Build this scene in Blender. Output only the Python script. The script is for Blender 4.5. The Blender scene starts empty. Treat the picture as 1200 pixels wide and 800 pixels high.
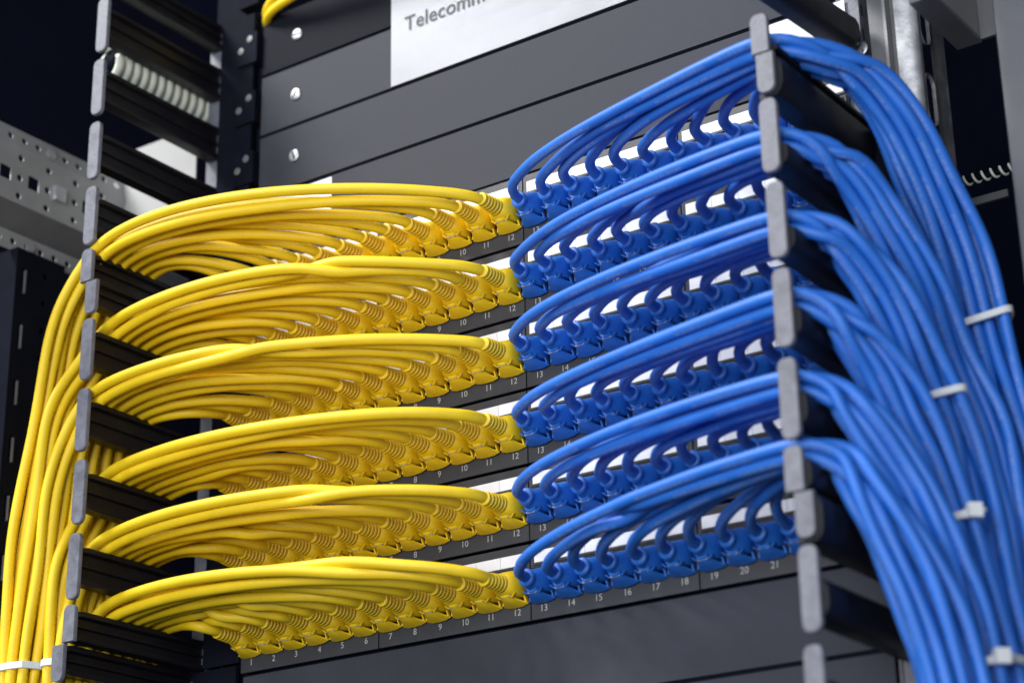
import bpy, bmesh, math, random
import numpy as np
from mathutils import Matrix, Vector

# ------------------------------------------------------------------ camera, world, lamps
S = 0.001                      # everything below is written in millimetres
U = 44.45                      # one rack unit
scn = bpy.context.scene
col = scn.collection
CAM = (619.54, -896.76, -261.47)
RIGHT = Vector((0.81467, 0.57971, -0.01597)); DOWN = Vector((-0.22236, 0.28681, -0.93182)); FWD = Vector((-0.53560, 0.76268, 0.36256))
cd = bpy.data.cameras.new('camera'); cam = bpy.data.objects.new('camera', cd); col.objects.link(cam)
m3 = Matrix((RIGHT, -DOWN, -FWD)).transposed().to_4x4()
m3.translation = Vector(CAM) * S
cam.matrix_world = m3
cd.sensor_width = 36.0; cd.lens = 2414.3 / 1200 * 36
cd.clip_start = 0.02; cd.clip_end = 50
cd.dof.use_dof = True; cd.dof.focus_distance = 1.165; cd.dof.aperture_fstop = 6.0
scn.camera = cam
w = bpy.data.worlds.new('World'); scn.world = w; w.use_nodes = True
w.node_tree.nodes['Background'].inputs[0].default_value = (0.62, 0.70, 0.90, 1)
w.node_tree.nodes['Background'].inputs[1].default_value = 0.16

def area(name, loc, target, sx, sy, energy, color):
    d = bpy.data.lights.new(name, 'AREA'); d.shape = 'RECTANGLE'; d.size = sx; d.size_y = sy; d.energy = energy; d.color = color
    o = bpy.data.objects.new(name, d); col.objects.link(o)
    o.location = Vector(loc) * S
    o.rotation_euler = (Vector(target) - Vector(loc)).to_track_quat('-Z', 'Y').to_euler()
    return o
area('ceiling_lamp', (-1300, -1350, 2050), (0, 0, 150), 0.8, 0.8, 108, (1.0, 0.99, 0.97))
area('room_lamp', (380, -1950, 150), (30, 0, 60), 1.7, 1.2, 44, (0.95, 0.97, 1.0))

vs = scn.view_settings; vs.view_transform = 'Standard'; vs.look = 'None'; vs.exposure = 0; vs.gamma = 1; vs.use_curve_mapping = False
random.seed(7); rng = np.random.default_rng(7)

# ------------------------------------------------------------------ materials
def mat(name, color, rough=0.5, metal=0.0, var=0.0, vscale=60, bump=0.0, bscale=600, spec=0.5, coat=0.0, rvar=0.0, trans=0.0, sss=0.0):
    m = bpy.data.materials.new(name); m.use_nodes = True
    nt = m.node_tree; b = nt.nodes['Principled BSDF']
    b.inputs['Base Color'].default_value = (*color, 1); b.inputs['Roughness'].default_value = rough; b.inputs['Metallic'].default_value = metal
    b.inputs['Specular IOR Level'].default_value = spec; b.inputs['Coat Weight'].default_value = coat
    b.inputs['Transmission Weight'].default_value = trans
    if sss:
        b.inputs['Subsurface Weight'].default_value = sss; b.inputs['Subsurface Radius'].default_value = (1, .6, .2); b.inputs['Subsurface Scale'].default_value = 0.001
    tc = nt.nodes.new('ShaderNodeTexCoord')
    if var or rvar:
        n = nt.nodes.new('ShaderNodeTexNoise'); n.inputs['Scale'].default_value = vscale; n.inputs['Detail'].default_value = 6; n.inputs['Roughness'].default_value = 0.65
        nt.links.new(tc.outputs['Object'], n.inputs['Vector'])
        if var:
            mr = nt.nodes.new('ShaderNodeMapRange'); mr.inputs[1].default_value = 0.3; mr.inputs[2].default_value = 0.7
            mr.inputs[3].default_value = 1 - var; mr.inputs[4].default_value = 1 + var
            nt.links.new(n.outputs['Fac'], mr.inputs[0])
            hs = nt.nodes.new('ShaderNodeHueSaturation'); hs.inputs['Color'].default_value = (*color, 1)
            nt.links.new(mr.outputs[0], hs.inputs['Value']); nt.links.new(hs.outputs[0], b.inputs['Base Color'])
        if rvar:
            mr2 = nt.nodes.new('ShaderNodeMapRange'); mr2.inputs[1].default_value = 0.3; mr2.inputs[2].default_value = 0.7
            mr2.inputs[3].default_value = rough - rvar; mr2.inputs[4].default_value = rough + rvar
            nt.links.new(n.outputs['Fac'], mr2.inputs[0]); nt.links.new(mr2.outputs[0], b.inputs['Roughness'])
    if bump:
        n2 = nt.nodes.new('ShaderNodeTexNoise'); n2.inputs['Scale'].default_value = bscale; n2.inputs['Detail'].default_value = 4
        nt.links.new(tc.outputs['Object'], n2.inputs['Vector'])
        bp = nt.nodes.new('ShaderNodeBump'); bp.inputs['Strength'].default_value = bump; bp.inputs['Distance'].default_value = 0.0005
        nt.links.new(n2.outputs['Fac'], bp.inputs['Height']); nt.links.new(bp.outputs[0], b.inputs['Normal'])
    return m
M = dict(
    yellow=mat('yellow_cable_jacket', (0.83, 0.575, 0.008), 0.55, var=0.07, vscale=45, bump=0.12, bscale=420, rvar=0.07),
    yellow_boot=mat('yellow_boot_rubber', (0.81, 0.545, 0.007), 0.5, var=0.06, vscale=90, bump=0.15, bscale=900, rvar=0.06),
    blue=mat('blue_cable_jacket', (0.017, 0.142, 0.58), 0.52, var=0.09, vscale=45, bump=0.12, bscale=420, rvar=0.07),
    blue_boot=mat('blue_boot_plastic', (0.016, 0.135, 0.54), 0.42, var=0.08, vscale=90, bump=0.1, bscale=900, rvar=0.06),
    clear=mat('clear_plug_plastic', (0.75, 0.78, 0.82), 0.12, trans=0.7),
    panel=mat('black_powder_coat', (0.045, 0.048, 0.060), 0.6, var=0.22, vscale=9, bump=0.3, bscale=1500, rvar=0.1, spec=0.10),
    patch=mat('patch_panel_plastic', (0.034, 0.036, 0.043), 0.5, var=0.12, vscale=30, bump=0.2, bscale=1300, rvar=0.1),
    jack=mat('jack_black_plastic', (0.012, 0.012, 0.014), 0.35),
    strip=mat('white_label_strip', (0.86, 0.87, 0.90), 0.5, var=0.03, vscale=80),
    ink=mat('white_print', (0.40, 0.40, 0.39), 0.6, var=0.2, vscale=900),
    text=mat('grey_print', (0.075, 0.075, 0.085), 0.7),
    paper=mat('white_paper', (0.80, 0.81, 0.85), 0.9, var=0.015, vscale=12, spec=0.2),
    finger=mat('black_finger_plastic', (0.008, 0.008, 0.012), 0.42, var=0.2, vscale=50, bump=0.15, bscale=700, rvar=0.1, spec=0.3),
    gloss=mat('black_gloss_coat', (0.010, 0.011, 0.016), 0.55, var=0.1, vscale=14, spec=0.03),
    cap=mat('grey_cap_plastic', (0.135, 0.14, 0.17), 0.5, var=0.28, vscale=130, bump=0.4, bscale=500, rvar=0.1),
    steel=mat('galvanised_steel', (0.42, 0.43, 0.45), 0.42, metal=0.75, var=0.16, vscale=90, bump=0.25, bscale=400, rvar=0.12),
    zinc=mat('bright_zinc', (0.62, 0.63, 0.66), 0.4, metal=0.8, var=0.1, vscale=120, bump=0.2, bscale=500, rvar=0.1),
    grey=mat('grey_painted_steel', (0.12, 0.124, 0.132), 0.45, var=0.12, vscale=40, bump=0.2, bscale=900, rvar=0.1),
    railgrey=mat('light_grey_rail_steel', (0.30, 0.305, 0.31), 0.45, metal=0.2, var=0.12, vscale=35, bump=0.2, bscale=900, rvar=0.1),
    black=mat('black_steel', (0.007, 0.008, 0.014), 0.62, var=0.2, vscale=30, bump=0.2, bscale=900, spec=0.02),
    dark=mat('dark_cabinet_paint', (0.0016, 0.002, 0.005), 0.8, var=0.25, vscale=10, spec=0.0),
    navy=mat('navy_cabinet_paint', (0.006, 0.007, 0.018), 0.7, var=0.25, vscale=10, spec=0.1),
    postgrey=mat('grey_post_paint', (0.095, 0.10, 0.115), 0.4, var=0.1, vscale=20, rvar=0.08),
    tie=mat('white_nylon', (0.66, 0.70, 0.72), 0.4, sss=0.15),
    cream=mat('cream_spiral_plastic', (0.74, 0.78, 0.68), 0.45, var=0.08, vscale=60),
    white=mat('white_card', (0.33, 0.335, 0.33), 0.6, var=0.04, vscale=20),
)

def add_print(m, dark, amount):
    """faint printed characters in a line along the cable jacket (u = millimetres along the run, v = round it)"""
    nt = m.node_tree; b = nt.nodes['Principled BSDF']; src = b.inputs['Base Color'].links[0].from_socket
    uv = nt.nodes.new('ShaderNodeUVMap'); uv.uv_map = 'run'
    sp = nt.nodes.new('ShaderNodeSeparateXYZ'); nt.links.new(uv.outputs[0], sp.inputs[0])
    def math_(op, a, bval=None, c=None):
        n = nt.nodes.new('ShaderNodeMath'); n.operation = op
        if hasattr(a, 'links'): nt.links.new(a, n.inputs[0])
        else: n.inputs[0].default_value = a
        for q, v in ((1, bval), (2, c)):
            if v is None: continue
            if hasattr(v, 'links'): nt.links.new(v, n.inputs[q])
            else: n.inputs[q].default_value = v
        return n.outputs[0]
    band = math_('LESS_THAN', math_('ABSOLUTE', math_('SUBTRACT', sp.outputs[1], 0.42)), 0.055)
    def noise(scale, lo):
        n = nt.nodes.new('ShaderNodeTexNoise'); n.noise_dimensions = '2D'; n.inputs['Scale'].default_value = 1.0; n.inputs['Detail'].default_value = 1
        cb = nt.nodes.new('ShaderNodeCombineXYZ'); nt.links.new(math_('MULTIPLY', sp.outputs[0], scale), cb.inputs[0]); nt.links.new(math_('MULTIPLY', sp.outputs[1], 9.0 if scale > 1 else 0.0), cb.inputs[1])
        nt.links.new(cb.outputs[0], n.inputs['Vector']); return math_('GREATER_THAN', n.outputs['Fac'], lo)
    mask = math_('MULTIPLY', math_('MULTIPLY', band, noise(1.3, 0.47)), math_('MULTIPLY', noise(0.022, 0.47), amount))
    mx = nt.nodes.new('ShaderNodeMix'); mx.data_type = 'RGBA'
    nt.links.new(mask, mx.inputs[0]); nt.links.new(src, mx.inputs[6]); mx.inputs[7].default_value = (*dark, 1); nt.links.new(mx.outputs[2], b.inputs['Base Color'])
add_print(M['yellow'], (0.05, 0.04, 0.01), 0.55); add_print(M['blue'], (0.35, 0.40, 0.5), 0.3)

# ------------------------------------------------------------------ helpers
def link(name, me, parent=None, material=None):
    o = bpy.data.objects.new(name, me); col.objects.link(o)
    if parent: o.parent = parent
    if material is not None and me is not None and not me.materials: me.materials.append(material)
    return o
def tag(o, label=None, cat=None, group=None, kind=None):
    if label: o['label'] = label
    if cat: o['category'] = cat
    if group: o['group'] = group
    if kind: o['kind'] = kind
    return o
def thing(name, label, cat, loc=(0, 0, 0), group=None):
    o = bpy.data.objects.new(name, None); col.objects.link(o); o.empty_display_size = 0.01
    o.location = Vector(loc) * S
    return tag(o, label, cat, group)
def to_mesh(bm, name, smooth=False, bevel=0.0, bseg=2, auto=None):
    if bevel:
        es = [e for e in bm.edges if len(e.link_faces) == 2 and e.calc_face_angle(0) > 0.6]
        bmesh.ops.bevel(bm, geom=es, offset=bevel, segments=bseg, profile=0.6, affect='EDGES', clamp_overlap=True)
    bmesh.ops.recalc_face_normals(bm, faces=bm.faces)
    bmesh.ops.scale(bm, vec=(S, S, S), verts=bm.verts)
    me = bpy.data.meshes.new(name); bm.to_mesh(me); bm.free()
    if smooth or auto:
        for pl in me.polygons: pl.use_smooth = True
        if auto: me.set_sharp_from_angle(angle=math.radians(auto))
    return me
def box(bm, x0, x1, y0, y1, z0, z1):
    v = [bm.verts.new(p) for p in ((x0,y0,z0),(x1,y0,z0),(x1,y1,z0),(x0,y1,z0),(x0,y0,z1),(x1,y0,z1),(x1,y1,z1),(x0,y1,z1))]
    for f in ((0,3,2,1),(4,5,6,7),(0,1,5,4),(1,2,6,5),(2,3,7,6),(3,0,4,7)): bm.faces.new([v[i] for i in f])
def boxmesh(name, *a, bevel=0.0, bseg=2):
    bm = bmesh.new(); box(bm, *a); return to_mesh(bm, name, bevel=bevel, bseg=bseg, auto=35 if bevel else None)
def loft(bm, rings, cap=True):
    vr = [[bm.verts.new(p) for p in r] for r in rings]; n = len(vr[0])
    for a, b in zip(vr, vr[1:]):
        for i in range(n): bm.faces.new((a[i], a[(i+1) % n], b[(i+1) % n], b[i]))
    if cap: bm.faces.new(vr[0][::-1]); bm.faces.new(vr[-1])
def tube(name, pts, r, sides=10, closed=False, uv=None):
    P = np.asarray(pts, float); n = len(P)
    if closed: T = np.roll(P, -1, 0) - np.roll(P, 1, 0)
    else: T = np.gradient(P, axis=0)
    T /= np.linalg.norm(T, axis=1)[:, None] + 1e-12
    N = np.zeros_like(P); a = np.array([0, 0, 1.]) if abs(T[0][2]) < .9 else np.array([1., 0, 0])
    N[0] = a - T[0]*(a @ T[0]); N[0] /= np.linalg.norm(N[0])
    for i in range(1, n):
        v = N[i-1] - T[i]*(N[i-1] @ T[i]); N[i] = v/np.linalg.norm(v)
    B = np.cross(T, N); ang = np.linspace(0, 2*np.pi, sides, endpoint=False)
    rr = np.broadcast_to(np.asarray(r, float), (n,))[:, None, None]
    V = P[:, None] + rr*(np.cos(ang)[None, :, None]*N[:, None] + np.sin(ang)[None, :, None]*B[:, None])
    V = V.reshape(-1, 3)*S
    i = np.arange(n if closed else n-1)[:, None]; j = np.arange(sides)[None]
    i2 = (i+1) % n; j2 = (j+1) % sides
    F = np.stack([i*sides+j, i*sides+j2, i2*sides+j2, i2*sides+j], -1).reshape(-1, 4).tolist()
    if not closed: F += [list(range(sides))[::-1], [(n-1)*sides+k for k in range(sides)]]
    me = bpy.data.meshes.new(name); me.from_pydata(V.tolist(), [], F)
    me.polygons.foreach_set('use_smooth', [True]*len(me.polygons)); me.update()
    if uv is not None and not closed:
        L = np.r_[0, np.cumsum(np.linalg.norm(np.diff(P, axis=0), axis=1))]
        ii = np.repeat(np.arange(n-1), sides); jj = np.tile(np.arange(sides), n-1)
        uu = np.stack([L[ii], L[ii], L[ii+1], L[ii+1]], 1); vv = np.stack([jj, jj+1, jj+1, jj], 1)/sides
        flat = np.zeros((len(me.loops), 2), np.float32); k = len(ii)*4
        flat[:k, 0] = uu.reshape(-1) + uv*1000; flat[:k, 1] = vv.reshape(-1)
        me.uv_layers.new(name='run').data.foreach_set('uv', flat.reshape(-1))
    return me
def plate(name, outline, holes, thick, place):
    """flat plate with real holes; place maps (u, v, w) to (x, y, z) in millimetres"""
    cu = bpy.data.curves.new(name, 'CURVE'); cu.dimensions = '2D'; cu.fill_mode = 'BOTH'; cu.extrude = thick/2
    for loop in [outline] + holes:
        sp = cu.splines.new('POLY'); sp.points.add(len(loop)-1); sp.use_cyclic_u = True
        for q, (a, b) in zip(sp.points, loop): q.co = (a, b, 0, 1)
    o = bpy.data.objects.new(name, cu); col.objects.link(o)
    me = bpy.data.meshes.new_from_object(o.evaluated_get(bpy.context.evaluated_depsgraph_get()))
    bpy.data.objects.remove(o); bpy.data.curves.remove(cu)
    for v in me.vertices: v.co = Vector(place(*v.co)) * S
    me.name = name
    return me
def circ(u, v, r, n=12, sv=1.0): return [(u + r*math.cos(2*math.pi*i/n), v + sv*r*math.sin(2*math.pi*i/n)) for i in range(n)]
def rect(u0, u1, v0, v1): return [(u0, v0), (u1, v0), (u1, v1), (u0, v1)]
def slot(u, v, hw, hh, n=8):
    return [(u + hw*math.cos(math.pi*i/n), v + hh - hw + hw*math.sin(math.pi*i/n)) for i in range(n+1)] + \
           [(u - hw*math.cos(math.pi*i/n), v - hh + hw - hw*math.sin(math.pi*i/n)) for i in range(n+1)]
def textmesh(body, size, bold=0.0):
    cu = bpy.data.curves.new('t', 'FONT'); cu.body = body; cu.size = size; cu.extrude = 0.0; cu.align_x = 'CENTER'; cu.align_y = 'CENTER'; cu.resolution_u = 3; cu.offset = bold*size
    o = bpy.data.objects.new('t', cu); col.objects.link(o)
    me = bpy.data.meshes.new_from_object(o.evaluated_get(bpy.context.evaluated_depsgraph_get()))
    bpy.data.objects.remove(o); bpy.data.curves.remove(cu)
    for v in me.vertices: v.co = Vector((v.co.x, 0, v.co.y)) * S
    return me

PITCH = 17.57
def port_x(n): return (n - 12.5)*PITCH
def row_z(r): return (6 - r)*U             # lower edge of patch panel r, 1 = top
ORD = {1: 'top', 2: 'second', 3: 'third', 4: 'fourth', 5: 'fifth', 6: 'bottom'}
WORDS = 'zero one two three four five six seven eight nine ten eleven twelve thirteen fourteen fifteen sixteen seventeen eighteen nineteen twenty twenty-one twenty-two twenty-three twenty-four'.split()
def panel_phrase(r): return ('top patch panel' if r == 1 else 'bottom patch panel' if r == 6 else ORD[r] + ' patch panel from top')

# ------------------------------------------------------------------ setting: inside of the cabinet
o = link('cabinet_side_wall', boxmesh('cabinet_side_wall', -572, -560, 0, 700, -700, 700), None, M['navy']); o['kind'] = 'structure'
o = link('cabinet_back_wall', boxmesh('cabinet_back_wall', -1400, 1400, 702, 714, -1200, 1800), None, M['dark']); o['kind'] = 'structure'

# ------------------------------------------------------------------ blank panels
def screw_mesh(r=4.2):
    bm = bmesh.new()
    prof = [(0.0, r*0.96), (-0.7, r), (-1.05, r*0.9), (-1.2, r*0.7)]
    loft(bm, [[(rad*math.cos(a), y, rad*math.sin(a)) for a in [2*math.pi*i/16 for i in range(16)]] for y, rad in prof])
    return to_mesh(bm, 'screw', auto=40)
SCREW = screw_mesh(); SCREWD = screw_mesh(); SCREWD.materials.append(M['grey'])
SLOTM = boxmesh('slot', -3.0, 3.0, -1.32, -0.9, -0.6, 0.6); SLOTM.materials.append(M['black'])
def add_screw(parent, x, y, z, rot=0.6, name='screw'):
    s = link(name, SCREW, parent, M['steel']); s.location = Vector((x, y, z))*S; s.rotation_euler = (0, rot, 0)
    d = link('slot', SLOTM, s); return s
blank = boxmesh('face', -209, 209, 0, 1.6, 1.25, U-1.25, bevel=0.22); blank.materials.append(M['panel'])
gap_sheet = boxmesh('gap_dark_sheet', -208, 208, 1.7, 3.0, 0.05, U-0.05); gap_sheet.materials.append(M['black'])  # black sheet added behind each face so the gaps between panels stay dark
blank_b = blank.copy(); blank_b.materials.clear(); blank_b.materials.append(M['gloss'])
BL = [(9, 'topmost dark blank rack panel with the yellow cord end hanging over it'),
      (8, 'grey blank rack panel behind the lower half of the printed paper sheet'),
      (7, 'grey blank rack panel just below the printed paper sheet'),
      (6, 'grey blank rack panel directly above the top row of cords'),
      (-1, 'grey blank rack panel directly below the bottom patch panel'),
      (-2, 'lowest grey blank rack panel at the bottom edge of the photo')]
for k, lab in BL:
    t = thing('blank_panel', lab, 'panel', (0, 0, k*U), 'blank rack panels')
    link('face', blank_b if k == 9 else blank, t); link('backing', gap_sheet, t)
    if k > 6:
        add_screw(t, -179, 0, U/2, 0.5 + k)
    if k < 0:
        add_screw(t, 190, 0, U/2, 0.3 + k)

# ------------------------------------------------------------------ patch panels
modules = boxmesh('port_module', -6*PITCH/2+0.45, 6*PITCH/2-0.45, -1.0, 1.0, 1.0, U-1.0, bevel=0.35); modules.materials.append(M['patch'])
def jack_mesh():
    bm = bmesh.new()
    box(bm, -7.4, 7.4, -2.2, -0.9, 28.2, 29.6); box(bm, -7.4, 7.4, -2.2, -0.9, 11.2, 12.6)
    box(bm, -7.4, -6.2, -2.2, -0.9, 12.6, 28.2); box(bm, 6.2, 7.4, -2.2, -0.9, 12.6, 28.2)
    box(bm, -6.2, 6.2, -1.25, -0.9, 12.6, 28.2)
    return to_mesh(bm, 'jack')
JACK = jack_mesh(); JACK.materials.append(M['jack'])
cw = (6*PITCH-6.0)/6
CELL = boxmesh('label_cell', -cw/2+0.14, cw/2-0.14, -1.5, -0.9, 32.4, 38.8); CELL.materials.append(M['strip'])
HOLD = boxmesh('label_holder', -6*PITCH/2+2.2, 6*PITCH/2-2.2, -1.9, -0.9, 30.9, 32.1, bevel=0.25); HOLD.materials.append(M['patch'])
NUM = {n: textmesh(str(n), 5.2) for n in range(1, 25)}
for me in NUM.values(): me.materials.append(M['ink'])
for r in range(1, 7):
    t = thing('patch_bay', 'black 24 port patch panel with white label strips, ' + ('top one of the six' if r == 1 else 'bottom one of the six' if r == 6 else ORD[r] + ' of six from the top'), 'patch panel', (0, 0, row_z(r)), 'stacked patch panels')
    link('back_plate', boxmesh('back_plate', -209, 209, 1.1, 2.6, 1.4, U-1.4), t, M['black'])
    for g in range(4):
        cx = (g - 1.5)*6*PITCH
        mo = link('port_module', modules, t); mo.location.x = cx*S
        h = link('label_holder', HOLD, mo)
        for c in range(6):
            l = link('label_cell', CELL, mo); l.location.x = (c-2.5)*cw*S
    for n in range(1, 25):
        j = link('jack', JACK, t); j.location.x = port_x(n)*S
        q = link('port_number', NUM[n], t); q.location = Vector((port_x(n)+random.uniform(-.3, .3), -1.12, 6.5))*S

# ------------------------------------------------------------------ finger cable managers
def finger_mesh(side, z0, z1, y0=-102, y1=2):
    """a plastic finger with a grooved inner face; side +1 = inner face looks to +x"""
    h = z1 - z0
    prof = [(-8.0, h*0.30), (-7.0, h*0.14), (-4.5, h*0.03), (-1, 0), (5.2, 0), (5.6, 0.6), (5.6, 3.0), (2.6, 4.0), (2.6, h*0.44), (4.6, h*0.47), (4.6, h*0.53), (2.6, h*0.56), (2.6, h-4.0),
            (5.6, h-3.0), (5.6, h-0.6), (5.2, h), (-1, h), (-4.5, h*0.97), (-7.0, h*0.86), (-8.0, h*0.70)]
    bm = bmesh.new(); rings = []
    for y, sc in ((y0, 0.94), (y0+3, 1.0), (-30, 1.0), (-6, 1.03), (y1-3, 1.05), (y1-0.8, 0.98), (y1, 0.86)):
        rings.append([(side*a*sc, y, z0 + h/2 + (b - h/2)*sc) for a, b in prof])
    loft(bm, rings)
    return to_mesh(bm, 'finger', auto=32)
def cap_mesh(z0, z1, cut_low=True, cut_high=True):
    w2 = 4.8; r = 3.5
    pts = []
    def corner(cx, cz, a0):
        for i in range(5):
            a = math.radians(a0 + 22.5*i); pts.append((cx + r*math.cos(a), cz + 1.15*r*math.sin(a)))
    if cut_low: corner(-w2+r, z0+1.15*r, 180); corner(w2-r, z0+1.15*r, 270)
    else: pts += [(-w2, z0), (w2, z0)]
    if cut_high: corner(w2-r, z1-1.15*r, 0); corner(-w2+r, z1-1.15*r, 90)
    else: pts += [(w2, z1), (-w2, z1)]
    bm = bmesh.new()
    cz = (z0+z1)/2
    loft(bm, [[(a*k, y, cz+(b-cz)*k2) for a, b in pts] for y, k, k2 in ((-102.4, 1, 1), (-104.5, 1, 1), (-105.0, 0.92, 0.975))])
    return to_mesh(bm, 'cap', auto=40)
Z5 = 229.0
def manager(x, ztop, nseg, side, label, base_w, skip_top=False, lean=0.0):
    """a finger manager unit that reaches nseg units down from ztop, half fingers at its two ends"""
    t = thing('cable_manager', label, 'cable manager', (x, 0, ztop - nseg*U), 'finger cable managers')
    H = nseg*U
    link('spine', boxmesh('spine', -6.5, 6.5, 1.0, 16, 0.6, H-0.6, bevel=0.8), t, M['cap'])
    if base_w:
        a, b = base_w
        link('mounting_flange', boxmesh('mounting_flange', a, b, -2.5, 0.6, 0.8, H-0.8, bevel=0.6), t, M['black'])
    for k in range(nseg+1):
        z = H - k*U
        if k == 0 and skip_top: continue
        up, dn = (18, 11) if side > 0 else ((17, (0, -3, -2, 2, 5, 0)[k]) if base_w else (5, 5))
        if k == 0: f = finger_mesh(side, z-(17.5 if side > 0 else 24), z-0.5); c = cap_mesh(z-21.5, z-0.35, True, False)
        elif k == nseg: f = finger_mesh(side, z+0.5, z+up); c = cap_mesh(z+0.35, z+21.8, False, True)
        else: f = finger_mesh(side, z-11-(11-dn)*0.4, z+dn); c = cap_mesh(z-19.5, z+19.5)
        fo = link('finger', f, t, M['finger']); c_o = link('cap', c, fo, M['cap'])
        fo.rotation_euler.z = random.uniform(-.006, .006)
        if lean and 0 < k < nseg: fo.rotation_euler.x = lean; fo.location.z = 16*S
    return t
manager(-251.5, Z5+5*U, 5, 1, 'black finger cable manager with grey caps, upper left, mostly empty', (6.6, 36))
manager(-247, Z5, 5, 1, 'black finger cable manager with grey caps carrying the yellow cords', (6.6, 36))
manager(-255, Z5-5*U, 5, 1, 'black finger cable manager at the bottom left corner below the yellow cords', (6.6, 42))
manager(213, Z5+5*U, 5, -1, 'black finger cable manager at the top right above the blue cords', None, lean=0.10)
manager(215.5, Z5, 5, -1, 'black finger cable manager with grey caps carrying the blue cords', (-8, 20))
manager(219.5, Z5-5*U, 5, -1, 'black finger cable manager at the bottom right below the blue cords', None)

# ------------------------------------------------------------------ patch cords
def rrect(w, z0, z1, y, r, n=3, k=1.0):
    pts = []
    for cx, cz, a0 in ((w/2-r, z1-r, 0), (-w/2+r, z1-r, 90), (-w/2+r, z0+r, 180), (w/2-r, z0+r, 270)):
        for i in range(n+1):
            a = math.radians(a0 + 90*i/n); pts.append((cx + r*math.cos(a), y, cz + r*math.sin(a)))
    return pts
def ring(r, y, n=16, off=45/2.):
    # same vertex count and start angle as rrect with n=3
    pts = []
    for q in range(4):
        for i in range(4):
            a = math.radians(q*90 + 30*i*0.75 + 11.25); pts.append((r*math.cos(a), y, r*math.sin(a)))
    return pts
def boot_yellow():
    bm = bmesh.new(); R = []
    R.append(rrect(13.6, -6.0, 6.6, -1.6, 1.4)); R.append(rrect(15.0, -6.6, 7.6, -3.6, 2.0)); R.append(rrect(15.0, -6.6, 7.8, -8, 2.8))
    R.append(rrect(13.8, -6.2, 7.2, -12, 3.6)); R.append(rrect(11.4, -5.2, 6.0, -15.5, 4.2))
    y = -16.2
    for k in range(5):
        r = 5.2 - 0.22*k
        R += [ring(r-0.95, y), ring(r, y-0.55), ring(r, y-1.55), ring(r-0.95, y-2.1)]; y -= 2.6
    R += [ring(3.5, y), ring(4.0, y-0.4), ring(3.9, y-1.8), ring(3.1, y-2.2)]
    loft(bm, R)
    return to_mesh(bm, 'boot', auto=50)
def boot_blue():
    bm = bmesh.new(); R = []
    R.append(rrect(13.4, -5.8, 6.2, -1.6, 1.4)); R.append(rrect(14.6, -6.4, 7.0, -3.8, 2.0)); R.append(rrect(13.8, -6.2, 6.8, -8.5, 2.6))
    R.append(rrect(11.0, -5.2, 5.6, -12, 3.6)); R += [ring(4.6, -14), ring(4.0, -14.6), ring(4.0, -15.4), ring(4.9, -16), ring(5.0, -17.6), ring(4.4, -18.2), ring(3.1, -18.4)]
    loft(bm, R)
    return to_mesh(bm, 'boot', auto=50)
def latch_cover():
    """curved tongue under the boot with two flared ears at the panel end"""
    bm = bmesh.new()
    st = [(-13.2, -6.2, 6.0), (-11, -7.6, 8.0), (-8.5, -8.7, 9.4), (-6.0, -9.4, 11.6), (-4.0, -9.9, 14.0), (-2.4, -10.2, 16.4)]
    R = []
    for y, z, wd in st:
        h = wd/2
        R.append([(-h, y, z+1.5), (-h*0.55, y, z+0.55), (0, y, z+0.3), (h*0.55, y, z+0.55), (h, y, z+1.5), (h, y, z+0.5), (h*0.55, y, z-0.6), (0, y, z-0.85), (-h*0.55, y, z-0.6), (-h, y, z+0.5)])
    loft(bm, R)
    for s in (-1, 1):   # ear walls that carry the tongue
        loft(bm, [[(s*6.55, -12.5, -5.4), (s*5.6, -12.5, -5.4), (s*5.6, -10.8, -5.0), (s*6.55, -10.8, -5.0)],
                  [(s*4.2, -11.8, -7.4), (s*3.4, -11.8, -7.4), (s*3.4, -10.2, -7.6), (s*4.2, -10.2, -7.6)]])
        loft(bm, [[(s*7.4, -4.6, -5.6), (s*6.5, -4.6, -5.6), (s*6.5, -2.0, -5.6), (s*7.4, -2.0, -5.6)],
                  [(s*8.2, -4.0, -9.0), (s*7.2, -4.0, -9.2), (s*7.2, -2.2, -9.2), (s*8.2, -2.2, -9.0)]])
    return to_mesh(bm, 'latch_cover', auto=45)
def plug_mesh():
    bm = bmesh.new(); box(bm, -5.8, 5.8, -2.4, 4, -4.2, 4.2); box(bm, -3, 3, -12.5, -1, -7.6, -6.5); box(bm, -6.6, 6.6, -2.9, -2.3, -5.4, 5.4)
    return to_mesh(bm, 'plug', bevel=0.3)
BY, BB, LC_Y, LC_B, PLUG = boot_yellow(), boot_blue(), latch_cover(), latch_cover(), plug_mesh()
BY.materials.append(M['yellow_boot']); BB.materials.append(M['blue_boot']); LC_Y.materials.append(M['yellow_boot']); LC_B.materials.append(M['blue_boot']); PLUG.materials.append(M['clear'])

def bez(P0, P1, P2, P3, n):
    t = np.linspace(0, 1, n)[:, None]; P0, P1, P2, P3 = map(np.array, (P0, P1, P2, P3))
    return (1-t)**3*P0 + 3*(1-t)**2*t*P1 + 3*(1-t)*t*t*P2 + t**3*P3
def catmull(P, per=8):
    P = np.asarray(P, float); Q = np.vstack([2*P[0]-P[1], P, 2*P[-1]-P[-2]]); out = []
    for i in range(1, len(Q)-2):
        t = np.linspace(0, 1, per, endpoint=False)[:, None]; a, b, c, d = Q[i-1:i+3]
        out.append(0.5*(2*b + (c-a)*t + (2*a-5*b+4*c-d)*t*t + (3*b-a-3*c+d)*t**3))
    return np.vstack(out + [P[-1:]])
def resample(P, n):
    d = np.r_[0, np.cumsum(np.linalg.norm(np.diff(P, axis=0), axis=1))]; s = np.linspace(0, d[-1], n)
    return np.stack([np.interp(s, d, P[:, k]) for k in range(3)], 1)
RAD = 3.0; RADY = 3.2
def ftop(r): return Z5 - (r-1)*U + (18 if r in (1, 6) else 11)
LOW = -170.0
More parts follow.
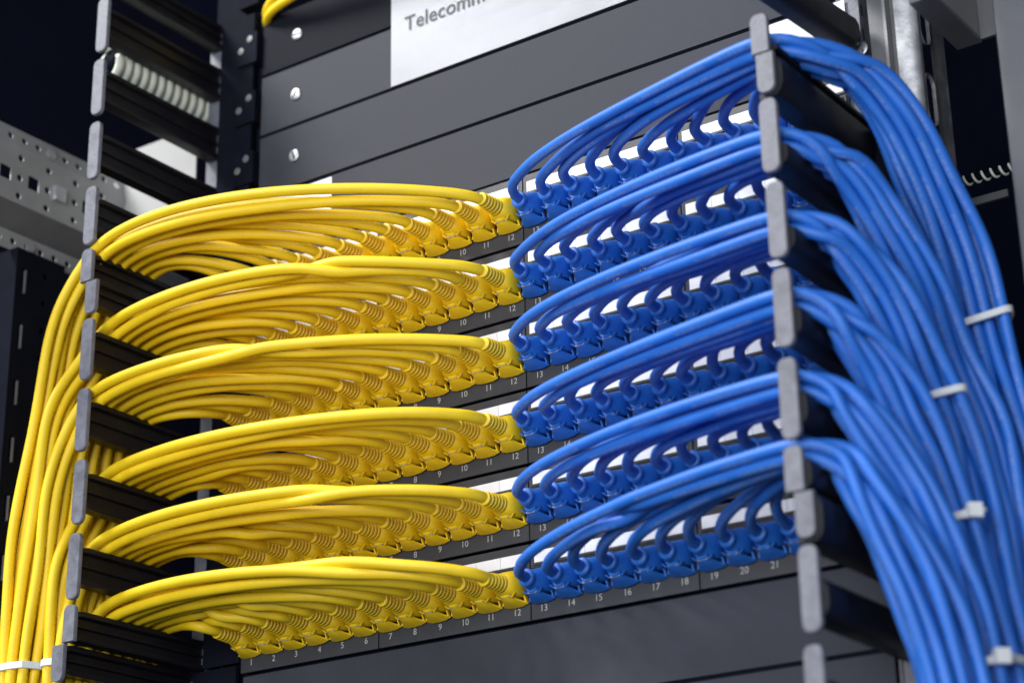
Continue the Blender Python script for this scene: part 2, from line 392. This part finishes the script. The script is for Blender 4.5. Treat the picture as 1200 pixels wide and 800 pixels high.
def jit(s): return rng.normal(0, s)

yp, bp = {}, {}
YE0 = (-98, -88, -97, -79, -84, -75); YS0 = (-107, -107, -105, -98, -94, -84)
for r in range(1, 7):
    zp = row_z(r) + 20; ft = ftop(r)
    perm = list(range(12))
    for i in (rng.integers(0, 10, 6)): perm[i], perm[i+1] = perm[i+1], perm[i]
    rf = rng.normal(0, 1, 3)*(0.05, 0.045, 0.012)      # every row is dressed a little differently
    for n in range(12, 0, -1):
        k = 12 - n; kk = perm[k]; xn = port_x(n)
        ye = YE0[r-1] + 4.1*kk + jit(0.6); ze = ft + 3.3 + (6.0 if kk % 2 == 0 else 0) + abs(jit(0.4))
        L = xn + 246
        d1 = 15 + (0.06 + rf[0])*L + jit(3); d2 = 10 + (0.42 + rf[1] + jit(0.05))*L
        lift = 0.028*L + jit(0.02*L)
        sag = (0, 2, 8, 5, 0, 3)[r-1]*max(0.0, (k-6)/5.0)
        P0 = (xn, -31, zp); P3 = (-247, ye, ze - sag*0.2)
        A = bez(P0, (xn - 0.02*L, -31-d1, zp + 1.0 + lift*0.2 - sag*0.5), (-247+d2, ye-5-0.065*L, ze + 1.5 - sag + (0.05 + rf[2])*L + jit(0.016*L)), P3, 30)
        xs = -258 - 6.7*(6-r) - (3 if r <= 3 else 0); ys = YS0[r-1] + 6.0*kk
        q = [P3, (-257-0.15*k*0, ye, ze-4.5), (-262, ye-1, ze-15), (-264 + min(0, xs+264)*0.3, (ye+ys)/2, ze-32)]
        z = ze - 60; f = 0.45
        while z > LOW + 20:
            q.append((-264*(1-f) + xs*f + jit(1.3), ys + jit(1.3), z)); z -= 42; f = min(1, f+0.2)
        q.append((xs, ys, LOW))
        # the finger is left with the bezier's own direction
        B = catmull(np.vstack([A[-4:-1:3], q]), 7)[7:]
        yp[(r, n)] = resample(np.vstack([[(xn, -24, zp)], A[:-1], B]), 92)
CEN = {1: [(228, -70, 238), (243, -54, 231), (255, -36, 208), (260, -18, 177), (262, 1, 145), (265, 10, 102), (273, 10, 56), (279, 10, 12), (283, 10, -29), (284, 10, -70)],
       2: [(226, -73, 190), (238, -58, 175), (246, -43, 148), (252, -28, 120), (255, -12, 89), (262, -4, 55), (268, -4, 11), (272, -4, -30), (273, -4, -70)],
       3: [(228, -75, 145), (239, -63, 130), (246, -51, 106), (251, -38, 78), (255, -25, 46), (259, -18, 10), (265, -18, -32), (269, -18, -72)],
       4: [(228, -77, 102), (237, -68, 87), (246, -58, 65), (251, -48, 37), (256, -37, 6), (262, -32, -35), (268, -32, -74)],
       5: [(227, -79, 58), (240, -72, 43), (249, -65, 19), (256, -58, -7), (261, -50, -42), (266, -46, -76)],
       6: [(228, -81, 23), (241, -77, 7), (251, -72, -17), (259, -67, -45), (265, -62, -79)]}
for r in range(1, 7):
    zp = row_z(r) + 20; ft = ftop(r) - (13, 14, 13, 9, 6, 1)[r-1]
    perm = list(range(12))
    for i in (rng.integers(1, 10, 4)): perm[i], perm[i+1] = perm[i+1], perm[i]
    for n in range(13, 25):
        k = n - 13; kk = perm[k]; xn = port_x(n)
        ye = -97 + 3.3*kk + jit(0.5); ze = ft + 3.2 + (1 - kk % 2)*5.2 + abs(jit(0.4))
        L = max(213 - xn, 8); P0 = (xn, -19, zp); P3 = (214, ye, ze)
        d1 = 23 + 0.03*L + jit(2.8); d2 = (0.52 + jit(0.06))*L + 4
        lift = 2.5 + 0.008*L + jit(0.8 + 0.016*L)
        A = bez(P0, (xn - 1.5 + jit(1.6), -19-d1, zp + 3 + jit(2.0)), (214-d2, ye + 0.10*L + 4, ze + lift), P3, 30)
        cen = CEN[r]; pa = (kk % 4 - 1.5)*6.4; vb = (kk//4 - 1)*6.2; ox = 0.81*pa - 0.58*vb; oy = 0.58*pa + 0.81*vb
        q = [P3, (221, ye+1.5, ze-0.8)]
        for i, c in enumerate(cen):
            f = min(1, 0.35+i*0.3); zz = (ze - (ft+6))*(1-f)
            if i == 0:
                q.append((c[0]+2+ox*0.25, c[1]*0.5 + ye*0.5 + 2, ze-4.5)); continue
            q.append((c[0]-0.5+ox*f*(1+0.05*i)+jit(1.5), c[1]+oy*f + (1-f)*(ye+75) + jit(1.5), c[2]+zz + (1-f)*ox*0.4))
        c = cen[-1]; ox *= 1+0.05*(len(cen)-1); q += [(c[0]+ox+2+jit(1), c[1]+oy+jit(1), -120), (c[0]+ox+3, c[1]+oy, LOW)]
        B = catmull(np.vstack([A[-4:-1:3], q]), 7)[7:]
        bp[(r, n)] = resample(np.vstack([[(xn, -12, zp)], A[:-1], B]), 92)

def relax(P, iters=14, dmin=2*RAD+0.15):
    """push neighbouring cords apart so that they lie against each other instead of crossing"""
    keys = sorted(P); rows = {r: np.stack([P[k] for k in keys if k[0] == r]).astype(np.float32) for r in range(1, 7)}
    for it in range(iters):
        mv = {r: np.zeros_like(rows[r]) for r in rows}
        for r in rows:
            for r2 in (r, r+1):
                if r2 not in rows: continue
                A = rows[r].reshape(-1, 3); B = rows[r2].reshape(-1, 3); n = rows[r].shape[1]
                ca = np.arange(len(A))//n; cb = np.arange(len(B))//n
                D2 = (A**2).sum(1)[:, None] + (B**2).sum(1)[None] - 2*A@B.T
                hit = D2 < dmin*dmin
                if r2 == r: hit &= ca[:, None] != ca[None]
                i, j = np.nonzero(hit)
                if not len(i): continue
                d = A[i] - B[j]; ln = np.linalg.norm(d, axis=1)
                nz = ln < 0.3
                d[nz] += rng.normal(0, .3, (nz.sum(), 3)).astype(np.float32); ln = np.linalg.norm(d, axis=1)+1e-6
                push = d/ln[:, None]*((dmin-ln).clip(0)*0.26)[:, None]
                np.add.at(mv[r].reshape(-1, 3), i, push)
                if r2 != r: np.add.at(mv[r2].reshape(-1, 3), j, -push)
        for r in rows:
            m = mv[r]; ln = np.linalg.norm(m, axis=2, keepdims=True); m *= np.minimum(1, 1.2/(ln+1e-6))
            m[:, :3] = 0; m[:, 3:6] *= 0.4
            Q = rows[r] + m
            Q[:, 4:-1] += 0.22*((Q[:, 3:-2] + Q[:, 5:])/2 - Q[:, 4:-1])
            rows[r] = Q
    out = {}
    for r in rows:
        for q, k in enumerate([k for k in keys if k[0] == r]): out[k] = rows[r][q].astype(float)
    return out
yp = relax(yp, dmin=2*RADY+0.1); bp = relax(bp)

def smooth_path(P, n=130):
    Q = catmull(P, 2); return resample(Q, n)
for (r, n), P in list(yp.items()) + list(bp.items()):
    y = n <= 12; cname = 'yellow' if y else 'blue'
    t = thing('network_cable', '%s network cable plugged into port %s of the %s' % (cname, WORDS[n], panel_phrase(r)), 'network cable', (port_x(n), 0, row_z(r)+20), cname + ' patch cords')
    base = np.array((port_x(n), 0, row_z(r)+20))
    c = link('cable', tube('cable', smooth_path(P) - base, (RADY if y else RAD) + random.uniform(-.08, .1), 12, uv=random.random()), t, M[cname])
    tilt = (random.uniform(-.03, .03), random.uniform(-.05, .05), random.uniform(-.03, .03))
    b = link('boot', BY if y else BB, t); b.rotation_euler = tilt
    l = link('latch_cover', LC_Y if y else LC_B, b)
    p = link('plug', PLUG, t)

# ------------------------------------------------------------------ cable ties round the bundles
def hull2(pts):
    pts = sorted(map(tuple, pts)); out = []
    for seq in (pts, pts[::-1]):
        h = []
        for q in seq:
            while len(h) > 1 and (h[-1][0]-h[-2][0])*(q[1]-h[-2][1]) - (h[-1][1]-h[-2][1])*(q[0]-h[-2][0]) <= 0: h.pop()
            h.append(q)
        out += h[:-1]
    return out
def cable_tie(name_label, paths, z, head_dir, wide=4.0, slope=(0, 0)):
    """a nylon band drawn tight round the given cords where they pass height z"""
    pts = []
    for P in paths:
        i = len(P)-1-np.argmax(P[::-1, 2] >= z); c = P[min(i, len(P)-1)]
        for a in np.linspace(0, 2*np.pi, 14, endpoint=False): pts.append((c[0]+(RAD+0.9)*math.cos(a), c[1]+(RAD+0.9)*math.sin(a)))
    H = np.array(hull2(pts)); cen = H.mean(0)
    H = resample(np.c_[np.vstack([H, H[:1]]), np.zeros(len(H)+1)], 49)[:-1, :2]
    t = thing('cable_tie', name_label, 'cable tie', (cen[0], cen[1], z), 'white cable ties')
    bm = bmesh.new(); n = len(H); rel = H - cen
    T = np.roll(rel, -1, 0) - np.roll(rel, 1, 0); T /= np.linalg.norm(T, axis=1)[:, None]
    Nn = np.stack([T[:, 1], -T[:, 0]], 1)
    vs_ = []
    for q, nn in zip(rel, Nn):
        zz = slope[0]*q[0] + slope[1]*q[1]
        vs_.append([bm.verts.new((q[0]+nn[0]*a, q[1]+nn[1]*a, zz+b)) for a, b in ((-.3, -wide/2), (.8, -wide/2+.3), (.8, wide/2-.3), (-.3, wide/2))])
    for i in range(n):
        for j in range(4): bm.faces.new((vs_[i][j], vs_[i][(j+1) % 4], vs_[(i+1) % n][(j+1) % 4], vs_[(i+1) % n][j]))
    link('band', to_mesh(bm, 'band', auto=40), t, M['tie'])
    hd = Vector((*head_dir, 0)).normalized(); i = int(np.argmax(rel @ np.array(hd[:2])))
    q = rel[i]; nn = Nn[i]
    h = link('head', boxmesh('head', -3.3, 3.3, -1.0, 4.2, -3.4, 3.4, bevel=1.0, bseg=3), t, M['tie'])
    h.location = Vector((q[0], q[1], slope[0]*q[0]+slope[1]*q[1]))*S; h.rotation_euler.z = math.atan2(nn[1], nn[0]) - math.pi/2
    tail = [(q[0]+nn[0]*(3.0+0*s) + T[i][0]*s, q[1]+nn[1]*3.0 + T[i][1]*s, slope[0]*q[0]+slope[1]*q[1]) for s in (0, 5)]
    link('tail', tube('tail', tail, 1.3, 6), t, M['tie'])
Brow = lambda *rs: [bp[k] for k in bp if k[0] in rs]
Yrow = lambda *rs: [yp[k] for k in yp if k[0] in rs]
cable_tie('white cable tie round the blue bundle, uppermost and nearest the dark background', Brow(1), 108, (-1, -0.7), slope=(0.35, 0))
cable_tie('white cable tie with a thick head on the blue bundle, second from the top', Brow(3), 60, (-0.5, -1), slope=(0.3, 0))
cable_tie('white cable tie on the blue bundle, third from the top', Brow(4), -2, (0.8, -1), slope=(0.3, 0))
cable_tie('white cable tie on the blue bundle at the bottom right corner', Brow(5, 4), -72, (1, -0.8), slope=(0.3, 0))
cable_tie('cream cable tie round the outer yellow strands at the bottom left edge', Yrow(1, 2, 3), -2, (-1, 0), 4.4)
cable_tie('cream cable tie round the inner yellow strands beside the lowest grey cap', Yrow(4, 5, 6), -1, (0, 1), 4.4)

# ------------------------------------------------------------------ paper sheet and stickers on the panels
t = thing('paper_sheet', 'white paper sheet printed with grey lettering taped to the upper panels', 'paper', (-99.3, 0, 8*U))
def sheet_mesh():
    bm = bmesh.new(); nx, nz = 24, 10; W, Hh = 205.0, 118.0; g = []
    for j in range(nz+1):
        row = []
        for i in range(nx+1):
            u, v = i/nx, j/nz
            row.append(bm.verts.new((u*W, -0.6 - 0.25*math.sin(u*4+v*2)*v, 1.4+v*Hh)))
        g.append(row)
    fs = [bm.faces.new((g[j][i], g[j][i+1], g[j+1][i+1], g[j+1][i])) for j in range(nz) for i in range(nx)]
    bmesh.ops.solidify(bm, geom=fs, thickness=0.12)
    return to_mesh(bm, 'sheet')
link('sheet', sheet_mesh(), t, M['paper'])
cu = textmesh('Telecomm', 14.7, 0.004)
xs_ = [v.co.x for v in cu.vertices]; zs_ = [v.co.z for v in cu.vertices]
o = link('lettering', cu, t, M['text']); o.location = Vector((11.2, -1.2, 0))*S - Vector((min(xs_), 0, 0)); o.location.z = (392.3-8*U)*S - min(zs_)

def sticker(x0, x1, z0, z1, label):
    t = thing('label_sticker', label, 'label', (x0, 0, z0), 'white label stickers')
    link('sticker_sheet', boxmesh('sticker_sheet', 0, x1-x0, -0.35, -0.12, 0, z1-z0), t, M['strip'])
sticker(157, 212, 6*U+3.5, 7*U-2.2, 'blank white sticker on the panel above the blue cords at the right')
sticker(-200, -147, 6*U+3.5, 7*U-2.2, 'blank white sticker on the panel peeping out behind the top yellow cords')

# ------------------------------------------------------------------ rack rails either side of the panels
t = thing('rack_rail', 'black rack rail with screws beside the left ends of the panels', 'rack rail', (-230, 6, -250))
sq = [rect(-4.8, 4.8, z-4.8, z+4.8) for z in np.arange(20, 880, U/3)]
link('rail_face', plate('rail_face', rect(-26, 22, 0, 900), sq, 2.0, lambda u, v, w_: (u, w_, v)), t, M['black'])
link('rail_side', boxmesh('rail_side', -28, -26, 0, 60, 0, 900), t, M['black'])
for k in range(6, 12):
    z = k*U + 250
    for dx, dz in ((5.5, 6), (14, 13)):
        s = link('screw', SCREWD, t); s.location = Vector((dx+random.uniform(-1, 1), -10.6, z-28+dz))*S; s.scale = (.62, .62, .62); s.rotation_euler.y = random.random()*3
    link('cage_nut', boxmesh('cage_nut', 2, 19, -10.5, -1.5, z-33, z-10, bevel=1.0), t, M['black'])

t = thing('rack_rail', 'grey galvanised rack rail with oval slots at the top right', 'rack rail', (0, 0, -300))
hol = [rect(214.5, 219.5, z-3.5, z+3.5) for z in np.arange(24, 880, U/3)]
link('rail_face', plate('rail_face', rect(209.5, 232, 0, 900), hol, 2.0, lambda u, v, w_: (u, w_+4.5, v)), t, M['grey'])
link('rail_lip', boxmesh('rail_lip', 232.2, 233.8, 2.4, 9, 0, 900, bevel=0.4), t, M['railgrey'])
link('rail_step', boxmesh('rail_step', 234, 240.5, 8, 10, 0, 900), t, M['grey'])
bm = bmesh.new()
loft(bm, [[(239+11*math.sin(a)-0, 1.5+4.5*(1-math.cos(a)), z) for a in np.linspace(0, math.pi/2, 7)] + [(248.4, 6, z), (239, 4, z)] for z in (0, 900)])
link('rail_edge', to_mesh(bm, 'rail_edge', auto=40), t, M['zinc'])
so = [slot(9, z, 5.8, 15) for z in np.arange(63, 880, 48.0)]
link('rail_web', plate('rail_web', rect(0, 33, 0, 900), so, 2.0, lambda u, v, w_: (249+w_, 6.2+u, v)), t, M['steel'])
for z in (545, 578): add_screw(t, 218, 3, z, 1.0)

# grey bracket and post behind the blue bundle
t = thing('corner_bracket', 'grey steel bracket box in the top right corner behind the rail', 'bracket', (271, 40, 281))
link('bottom_plate', boxmesh('bottom_plate', -14, 0, -60, 0, 0, 2, bevel=0.4), t, M['grey'])
link('side_plate', plate('side_plate', rect(-60, 0, 2.2, 130), [circ(-24, 22, 2.6)], 2.0, lambda u, v, w_: (-1.0+w_, u, v)), t, M['railgrey'])
link('back_plate', boxmesh('back_plate', 0.2, 60, -2, 0, 1, 130, bevel=0.4), t, M['grey'])
t = thing('cabinet_post', 'light grey vertical cabinet post at the right edge of the photo', 'post', (293, 0, -300))
bm = bmesh.new(); loft(bm, [[(a, b, z) for a, b in ((0, 2), (1, 0.3), (3, 0), (16, 0), (19, 1), (20, 4), (40, 5), (40, 40), (2, 40), (0, 38))] for z in (0, 900)])
link('profile', to_mesh(bm, 'profile', auto=30), t, M['postgrey'])

def helix(p0, p1, R_, r_, turns, name, n=None, ph=0.0):
    p0 = np.array(p0, float); p1 = np.array(p1, float); ax = p1-p0; Ln = np.linalg.norm(ax); ax /= Ln
    a = np.cross(ax, (0, 0, 1.)); a /= np.linalg.norm(a); b = np.cross(ax, a)
    n = n or int(turns*22); s = np.linspace(0, 1, n); th = ph + s*turns*2*np.pi
    P = p0 + s[:, None]*Ln*ax + R_*(np.cos(th)[:, None]*a + np.sin(th)[:, None]*b)
    return tube(name, P, r_, 8)
t = thing('spiral_wrap', 'cream spiral cable wrap seen between the upper left fingers', 'cable wrap', (-270, 0, 399))
for ph in range(3): link('spiral_strand', helix((0, -80, 0), (0, 16, 0), 10, 3.1, 4.3, 'spiral_strand', 110, ph*2*math.pi/3), t, M['cream'])
link('wrapped_cable', tube('wrapped_cable', [(0, y, 0) for y in np.linspace(-79, 120, 20)], 7.6, 12), t, M['black'])
t = thing('spiral_wrap', 'small pale spiral wrap in the dark gap at the right edge', 'cable wrap', (244, 100, 234))
link('spiral_strand', helix((-24, 0, 0), (24, 0, 0), 2.6, 0.8, 9, 'spiral_strand'), t, M['cream'])
link('wrapped_cable', tube('wrapped_cable', [(x, 0, 0) for x in np.linspace(-60, 60, 12)], 1.6, 8), t, M['black'])
t = thing('cross_bar', 'short grey bar below the small spiral wrap at the right', 'bar', (241, 100, 220))
link('bar', boxmesh('bar', -22, 13, -1, 1, -2.2, 2.2, bevel=0.4), t, M['grey'])

# perforated depth rail, white card and dark slotted post on the left
t = thing('depth_rail', 'pale grey perforated steel rail running back behind the left fingers', 'rail', (-340, 0, 286))
ys_h = np.arange(-240, 60, 11.9)
link('top_strip', plate('top_strip', rect(-260, 70, 66, 79.5), [circ(y, 72.5, 2.3, 10) for y in ys_h], 0.8, lambda u, v, w_: (-1.5+(79.5-v)*0.16+w_, u, v)), t, M['railgrey'])
mh = []
for i, y in enumerate(np.arange(-245, 66, 24.0)):
    if i != 8: mh.append(rect(y-4.6, y+4.6, 44-4.6, 44+4.6))
    mh += [circ(y+12, 58, 2.4, 10), circ(y+12, 44, 2.4, 10), circ(y+12, 31, 2.4, 10)]
link('main_face', plate('main_face', rect(-260, 70, 25.5, 65.5), mh, 0.8, lambda u, v, w_: (2.0+w_, u, v)), t, M['railgrey'])
bm = bmesh.new(); loft(bm, [[(2.6, y, 25.2), (1.0, y, 25.2), (-12, y, 12.4), (-10.5, y, 11.4)] for y in (-260, 70)])
link('lower_slope', to_mesh(bm, 'lower_slope'), t, M['grey'])
link('bottom_lip', plate('bottom_lip', rect(-260, 70, -2, 11), [circ(y+4, 4.5, 2.3, 10) for y in ys_h], 0.8, lambda u, v, w_: (-9+w_, u, v)), t, M['railgrey'])
for y, z, x in ((-62.5, 72.5, 0.5), (-67, 4.5, -8)):
    s = link('screw', SCREW, t, M['zinc']); s.location = Vector((x, y, z))*S; s.rotation_euler.z = math.pi/2
link('cage_nut', boxmesh('cage_nut', 2, 5.5, -60, -51, 39, 49, bevel=1.0), t, M['zinc'])
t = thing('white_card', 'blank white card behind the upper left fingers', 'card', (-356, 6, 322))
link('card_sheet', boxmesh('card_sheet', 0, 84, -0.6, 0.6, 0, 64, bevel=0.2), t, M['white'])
t = thing('slotted_post', 'black slotted post in the dark behind the yellow strands', 'post', (-342, -60, -300))
ps = [slot(-16.5, z, 1.3, 9) for z in np.arange(30, 575, 38.0)] + [circ(2, z, 2.2, 10) for z in np.arange(20, 575, 19.0)]
link('post_face', plate('post_face', rect(-21, 18, 0, 584), ps, 1.6, lambda u, v, w_: (w_, u, v)), t, M['black'])
link('post_lip', boxmesh('post_lip', -20, 0.8, -23, -21.2, 0, 584, bevel=0.4), t, M['black'])
link('post_back', boxmesh('post_back', -4, -3, -20, 16, 0, 584), t, M['black'])
for z in np.arange(30, 575, 38.0): link('slot_edge', boxmesh('slot_edge', -0.6, 1.3, -15.4, -14.5, z-8, z+8), t, M['grey'])

# loose yellow cord ends that hang into the picture at the top
for i, dx in enumerate((0, 7)):
    if i == 0: q = [(0, -50, 545), (-40, -38, 470), (-100, -26, 449), (-150, -17, 443), (-194, -8, 442), (-211, 7, 442), (-213, 30, 443)]
    else: q = [(-30, -62, 575), (-75, -50, 508), (-120, -34, 475), (-162, -21, 454), (-195, -9, 448), (-211, 6, 448), (-213, 30, 449)]
    P = catmull(q, 12)
    c0 = P[len(P)//2]
    o = tag(link('loose_cord', tube('loose_cord', P - c0, RAD, 12), None, M['yellow']), 'loose yellow cord hanging in at the top edge, ' + ('the lower of two' if i == 0 else 'the upper of two'), 'cord', 'loose yellow cords')
    o.location = Vector(c0)*S
